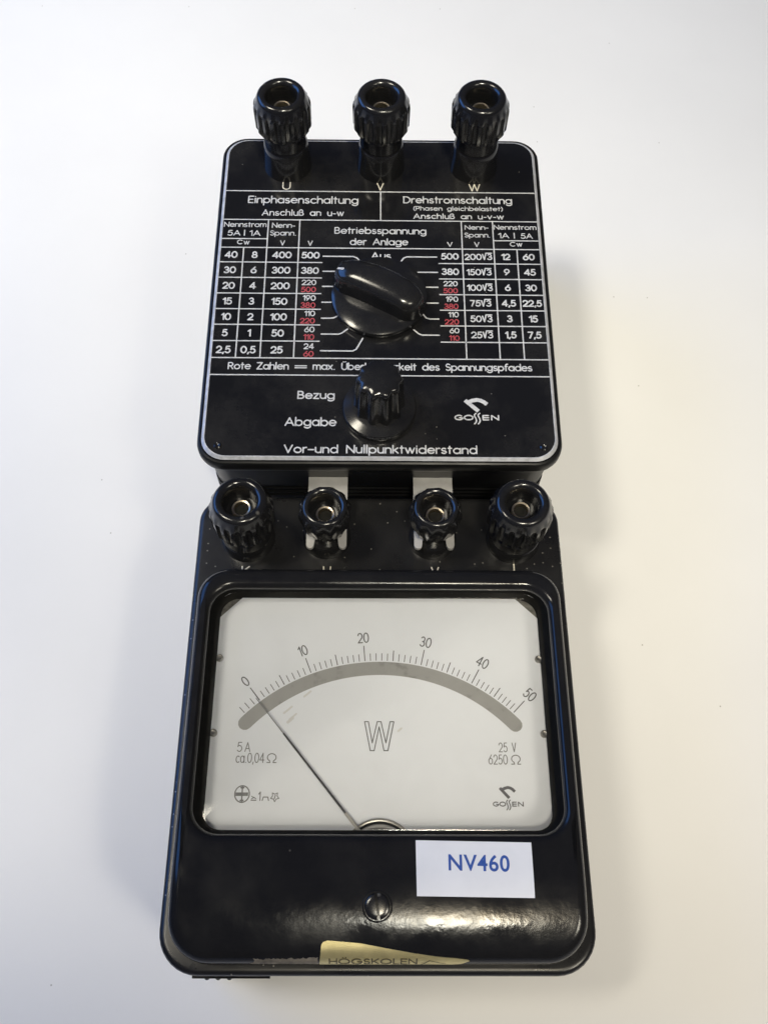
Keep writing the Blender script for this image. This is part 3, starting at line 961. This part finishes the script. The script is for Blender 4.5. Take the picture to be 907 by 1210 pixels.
# test symbols: cross in a circle, class, use, star
i = ink_dial(.05)
cx, cy = -32.6, -82.6
i.stroke([(cx + 1.75 * math.cos(rad(15 * q)), cy + 1.95 * math.sin(rad(15 * q))) for q in range(25)], .30)
i.poly([(cx - 1.55, cy - .45), (cx + 1.45, cy - .45), (cx + 1.45, cy + .38), (cx - 1.55, cy + .38)])
i.stroke([(cx, cy - 1.7), (cx, cy + 1.7)], .32)
i.stroke([(cx - .3, cy + 1.5), (cx + .3, cy + 1.5)], .4); i.stroke([(cx - .3, cy - 1.5), (cx + .3, cy - 1.5)], .4)
i.stroke([(-30.3, -83.1), (-29.75, -83.45), (-30.3, -83.75)], .2); i.stroke([(-30.35, -84.05), (-29.2, -84.05)], .24); i.stroke([(-29.7, -83.35), (-29.2, -83.75)], .2)
i.stroke([(-28.6, -82.6), (-28.25, -82.1), (-28.25, -84.1)], .24)
i.stroke([(-27.7, -84.1), (-27.5, -83.3), (-26.4, -83.3), (-26.2, -84.1)], .24)
star = [(-24.75 + 1.05 * (1 if q % 2 == 0 else .55) * math.sin(rad(36 * q + 36)), -83.25 + 1.15 * (1 if q % 2 == 0 else .55) * math.cos(rad(36 * q + 36))) for q in range(10)]
for a, b_ in zip(star, star[1:] + star[:1]):
    i.stroke([a, b_], .2)
i.stroke([(-24.85, -83.7), (-24.65, -82.9)], .25)
i.build('test_symbols', 'inkpale', dial)
i = ink_dial(.05)
maker_mark(i, lambda x, y: (27.35 + (x - 20.15) * .61, -85.3 + (y - 11.2) * .70), .72, .24)
i.build('maker_mark', 'ink', dial)
# smears left on the plate
for sx_, sy_, ln, wd in ((-22.6, -62.0, 1.9, .5), (-21.3, -63.7, 1.6, .45), (-17.9, -57.9, 1.6, .5), (-21.9, -64.6, 1.2, .7), (5.2, -66.9, .8, .5)):
    i = ink_dial(.015)
    i.stroke([(sx_ - ln / 2, sy_ - ln / 2.4), (sx_, sy_), (sx_ + ln / 2, sy_ + ln / 2.2)], wd)
    i.build('smear', 'smudge', dial)
for x in (-40.6, 40.8):
    for v in (48.6, 67.9):
        s = Mesh(); s.lathe([(.95, H0 + 1.0), (.95, H0 + 1.5), (.6, H0 + 1.8), (.3, H0 + 1.7), (0, H0 + 1.7)], 24, ctr=(x, -v, 0)); s.build('dial_screw', 'pin', dial)

# pointer and its bearing
i = Mesh()
PA = rad(39.3)
pd = Vector((-math.sin(PA), math.cos(PA))); pn = Vector((pd.y, -pd.x))


def needle(r0, r1, w0, w1, z, name, mat, parent):
    m = Mesh()
    pts = []
    for zz in (z, z + .35):
        for r, w in ((r0, w0), (r1, w1)):
            for sg in (-1, 1):
                q = pd * r + pn * sg * w / 2
                pts.append((AC[0] + q.x, AC[1] + q.y, zz))
    m.add(pts, [(0, 1, 3, 2), (4, 6, 7, 5), (0, 2, 6, 4), (1, 5, 7, 3), (0, 4, 5, 1), (2, 3, 7, 6)])
    return m.build(name, mat, parent)


ndl = needle(12.8, 37.2, .52, .40, H0 + 2.7, 'pointer', 'needle', meter)
needle(4, 12.8, .8, .7, H0 + 2.7, 'pointer_arm', 'needlelight', ndl)
needle(37.2, 48.6, .20, .16, H0 + 2.75, 'pointer_tip', 'inkpale', ndl)
s = Mesh()
s.lathe([(8.9, H0 + 1.0), (8.9, H0 + 1.7), (8.5, H0 + 1.9), (8.1, H0 + 1.75), (7.6, H0 + 1.75), (7.5, H0 + 2.1)], 72, ctr=(AC[0], AC[1], 0))
pv = s.build('bearing_ring', 'pin', meter)
s = Mesh()
s.lathe([(8.2, H0 + 1.80), (7.4, H0 + 1.82)], 72, ctr=(AC[0], AC[1], 0)); s.build('dark_groove', 'dark', pv)
s = Mesh()
s.lathe([(7.3, H0 + 1.75), (7.3, H0 + 2.2), (6.9, H0 + 2.35), (6.6, H0 + 2.2), (6.5, H0 + 1.8)], 72, ctr=(AC[0], AC[1], 0)); s.build('light_ring', 'lug', pv)
s = Mesh()
s.lathe([(6.5, H0 + 1.7), (5.5, H0 + 2.0), (0, H0 + 2.2)], 72, ctr=(AC[0], AC[1], 0)); s.build('bearing_plate', 'pin', pv)

# window glass with rounded margin
gl = Mesh()
gl.loft([at_z(win(1.2), H0 + 5.0), at_z(win(1.6), H0 + 5.2), at_z(win(2.2), H0 + 5.3)], cap1=True)
gl.build('window_glass', 'glass', meter)

# profile of the cover's front, by arc length: (v, w)
prof = []
v = 90.0
while v < CV1 - FR - .08:
    prof.append((v, top_w(v))); v += .25
vb = CV1 - FR - .08
for q in range(0, 13):
    a = rad(90 - 90 * q / 12)
    vv = CV1 - .08 - FR * (1 - math.cos(a))
    prof.append((vv, top_w(vv) - FR * (1 - math.sin(a))))
arcs = [0.0]
for a, b_ in zip(prof, prof[1:]):
    arcs.append(arcs[-1] + math.hypot(b_[0] - a[0], b_[1] - a[1]))


def on_front(s):
    """s: length along the cover from v = 90 towards the front -> (v, w, normal v, normal w)"""
    for q in range(len(arcs) - 1):
        if arcs[q + 1] >= s or q == len(arcs) - 2:
            u = (s - arcs[q]) / (arcs[q + 1] - arcs[q])
            a, b_ = prof[q], prof[q + 1]
            tv, tw = b_[0] - a[0], b_[1] - a[1]
            l = math.hypot(tv, tw)
            return a[0] + tv * u, a[1] + tw * u, -tw / l, tv / l


def surf_front(x, y, z):
    v_, w_, nv, nw = on_front(-y - 90.0)
    return (x, -(v_ + nv * z), H0 + w_ + nw * z)


def conform(poly_rows, name, mat, lift, parent, label=None):
    """rows of points across, top to bottom, laid on the cover's front"""
    m = Mesh()
    nc = len(poly_rows[0])
    vs = [surf_front(x, -(90.0 + s_), lift) for row in poly_rows for x, s_ in row]
    fs = [(r * nc + q, r * nc + q + 1, (r + 1) * nc + q + 1, (r + 1) * nc + q) for r in range(len(poly_rows) - 1) for q in range(nc - 1)]
    # thin edge: a second layer underneath
    k0 = len(vs)
    vs2 = [surf_front(x, -(90.0 + s_), .01) for row in poly_rows for x, s_ in row]
    m.add(vs + vs2, fs + [tuple(k0 + i for i in f_[::-1]) for f_ in fs])
    R_, C_ = len(poly_rows), nc
    side = []
    for q in range(C_ - 1):
        side.append((q, q + 1, k0 + q + 1, k0 + q)); b0 = (R_ - 1) * C_
        side.append((b0 + q, b0 + q + 1, k0 + b0 + q + 1, k0 + b0 + q))
    for r in range(R_ - 1):
        side.append((r * C_, (r + 1) * C_, k0 + (r + 1) * C_, k0 + r * C_)); e0 = C_ - 1
        side.append((r * C_ + e0, (r + 1) * C_ + e0, k0 + (r + 1) * C_ + e0, k0 + r * C_ + e0))
    m.f += side
    return m.build(name, mat, parent, label=label)


def quad_rows(tl, tr, br, bl, nr, nc):
    out = []
    for r in range(nr + 1):
        u = r / nr
        a = (tl[0] + (bl[0] - tl[0]) * u, tl[1] + (bl[1] - tl[1]) * u)
        b_ = (tr[0] + (br[0] - tr[0]) * u, tr[1] + (br[1] - tr[1]) * u)
        out.append([(a[0] + (b_[0] - a[0]) * q / nc, a[1] + (b_[1] - a[1]) * q / nc) for q in range(nc + 1)])
    return out


stk = conform(quad_rows((8.35, 4.6), (34.4, 5.05), (34.5, 16.75), (8.45, 16.4), 24, 6), 'number_sticker', 'sticker', .12, meter, 'white rectangular sticker with blue characters NV460')
# bold sticker characters from the built-in typeface, laid on the same curve
cu = bpy.data.curves.new('tmp', 'FONT')
cu.body = 'NV460'
cu.size = 5.0
cu.offset = 0.085
cu.space_character = 1.08
ob = bpy.data.objects.new('tmp', cu)
COL.objects.link(ob)
bpy.context.view_layer.update()
dg = bpy.context.evaluated_depsgraph_get()
me = bpy.data.meshes.new_from_object(ob.evaluated_get(dg))
xs = [p.co.x for p in me.vertices]; ys = [p.co.y for p in me.vertices]
x_lo, x_hi, y_lo, y_hi = min(xs), max(xs), min(ys), max(ys)
m = Mesh()
vs = []
for p in me.vertices:
    ux = (p.co.x - x_lo) / (x_hi - x_lo); uy = (p.co.y - y_lo) / (y_hi - y_lo)
    xx = 15.6 + 13.65 * ux
    ss = 11.1 - 3.55 * uy + .25 * ux
    vs.append(surf_front(xx, -(90 + ss), .17))
m.add(vs, [tuple(pg.vertices) for pg in me.polygons])
m.build('sticker_number', 'blue', stk)
bpy.data.objects.remove(ob); bpy.data.curves.remove(cu); bpy.data.meshes.remove(me)

# torn gold sticker wrapped over the front edge, and the residue beside it
S_ = lambda v_: next(a for a, p in zip(arcs, prof) if p[0] >= v_) if v_ < prof[-1][0] else arcs[-1]
smax = arcs[-1]
top_line = [(-12.4, S_(116.0)), (-12.0, S_(115.4)), (-11.2, S_(115.1)), (-10.2, S_(115.1)), (-4, S_(115.7)), (2, S_(116.6)), (8, S_(117.4)), (13, S_(118.1)), (17, S_(118.5)), (19.6, S_(118.75)), (20.0, S_(118.95))]
bot_line = [(-12.9, smax - .2)] * 1 + [(-12.3, smax - .1), (-11.4, smax - .1), (-10.3, smax), (-4, smax), (2, smax), (8, smax), (13, smax), (16.2, smax - .1), (18.2, smax - .6), (19.9, S_(119.0))]
rows_ = []
for r in range(13):
    u = r / 12
    rows_.append([(a[0] + (b_[0] - a[0]) * u, a[1] + (b_[1] - a[1]) * u) for a, b_ in zip(top_line, bot_line)])
gs = conform(rows_, 'gold_sticker', 'gold', .14, meter, 'torn gold foil sticker wrapped over the front edge')
i = Ink(surf=surf_front, lift=.19, fine=True)
i.text('HÖGSKOLEN', -10.8, -(90 + smax - .75), 2.1, .34, x1=8.6, gap=.24)
i.stroke([(9.4, -(90 + smax - .5)), (11.2, -(90 + smax - 2.2))], .22); i.stroke([(11.2, -(90 + smax - 2.2)), (14.8, -(90 + smax - .9))], .18)
i.build('faded_lettering', 'goldprint', gs)
rag = quad_rows((-27.3, S_(118.7)), (-13.2, S_(118.55)), (-13.1, smax), (-27.6, smax - .2), 8, 40)
for r_ in (0, 8):
    rag[r_] = [(x + random.uniform(-.1, .1), s__ + random.uniform(-.28, .28)) for x, s__ in rag[r_]]
for r_ in range(1, 8):
    rag[r_][0] = (rag[r_][0][0] + random.uniform(-.7, .5), rag[r_][0][1])
conform(rag, 'sticker_residue', 'residue', .05, meter)

# zero adjusting screw in the cover
v_, w_, nv, nw = on_front(S_(108.4))
tilt = math.atan2(nv, nw)
def tfs(q):
    x, y, z = q
    yy = y * math.cos(tilt) - z * math.sin(tilt)
    zz = y * math.sin(tilt) + z * math.cos(tilt)
    return (x - .25, -v_ + yy, H0 + w_ + zz)
s = Mesh()
s.lathe([(3.35, -.3), (3.35, .03), (3.2, .10), (3.0, .06), (2.95, -.3)], 48, tf=tfs)
hole = s.build('adjusting_screw', 'cover', meter)
s = Mesh(); s.lathe([(3.0, -.18), (0, -.17)], 48, tf=tfs); s.build('screw_recess', 'slot', hole)
s = Mesh()
for sg in (-1, 1):
    pts = []
    a0 = math.asin(.32 / 2.8)
    ring = [(2.8 * math.cos(a0 + (math.pi - 2 * a0) * q / 20), 2.8 * math.sin(a0 + (math.pi - 2 * a0) * q / 20)) for q in range(21)]
    lv = []
    for sc_, z in ((1, -.2), (1, .10), (.9, .26), (.6, .38), (.25, .42)):
        lp = []
        for (a, b_) in ring:
            aa, bb = a * sc_, .32 + (b_ - .32) * sc_
            ca, sa = math.cos(rad(98 if sg > 0 else 278)), math.sin(rad(98 if sg > 0 else 278))
            lp.append(tfs((aa * ca - bb * sa, aa * sa + bb * ca, z)))
        lv.append(lp)
    s.loft(lv, cap1=True)
s.build('screw_head', 'post', hole, angle=60)
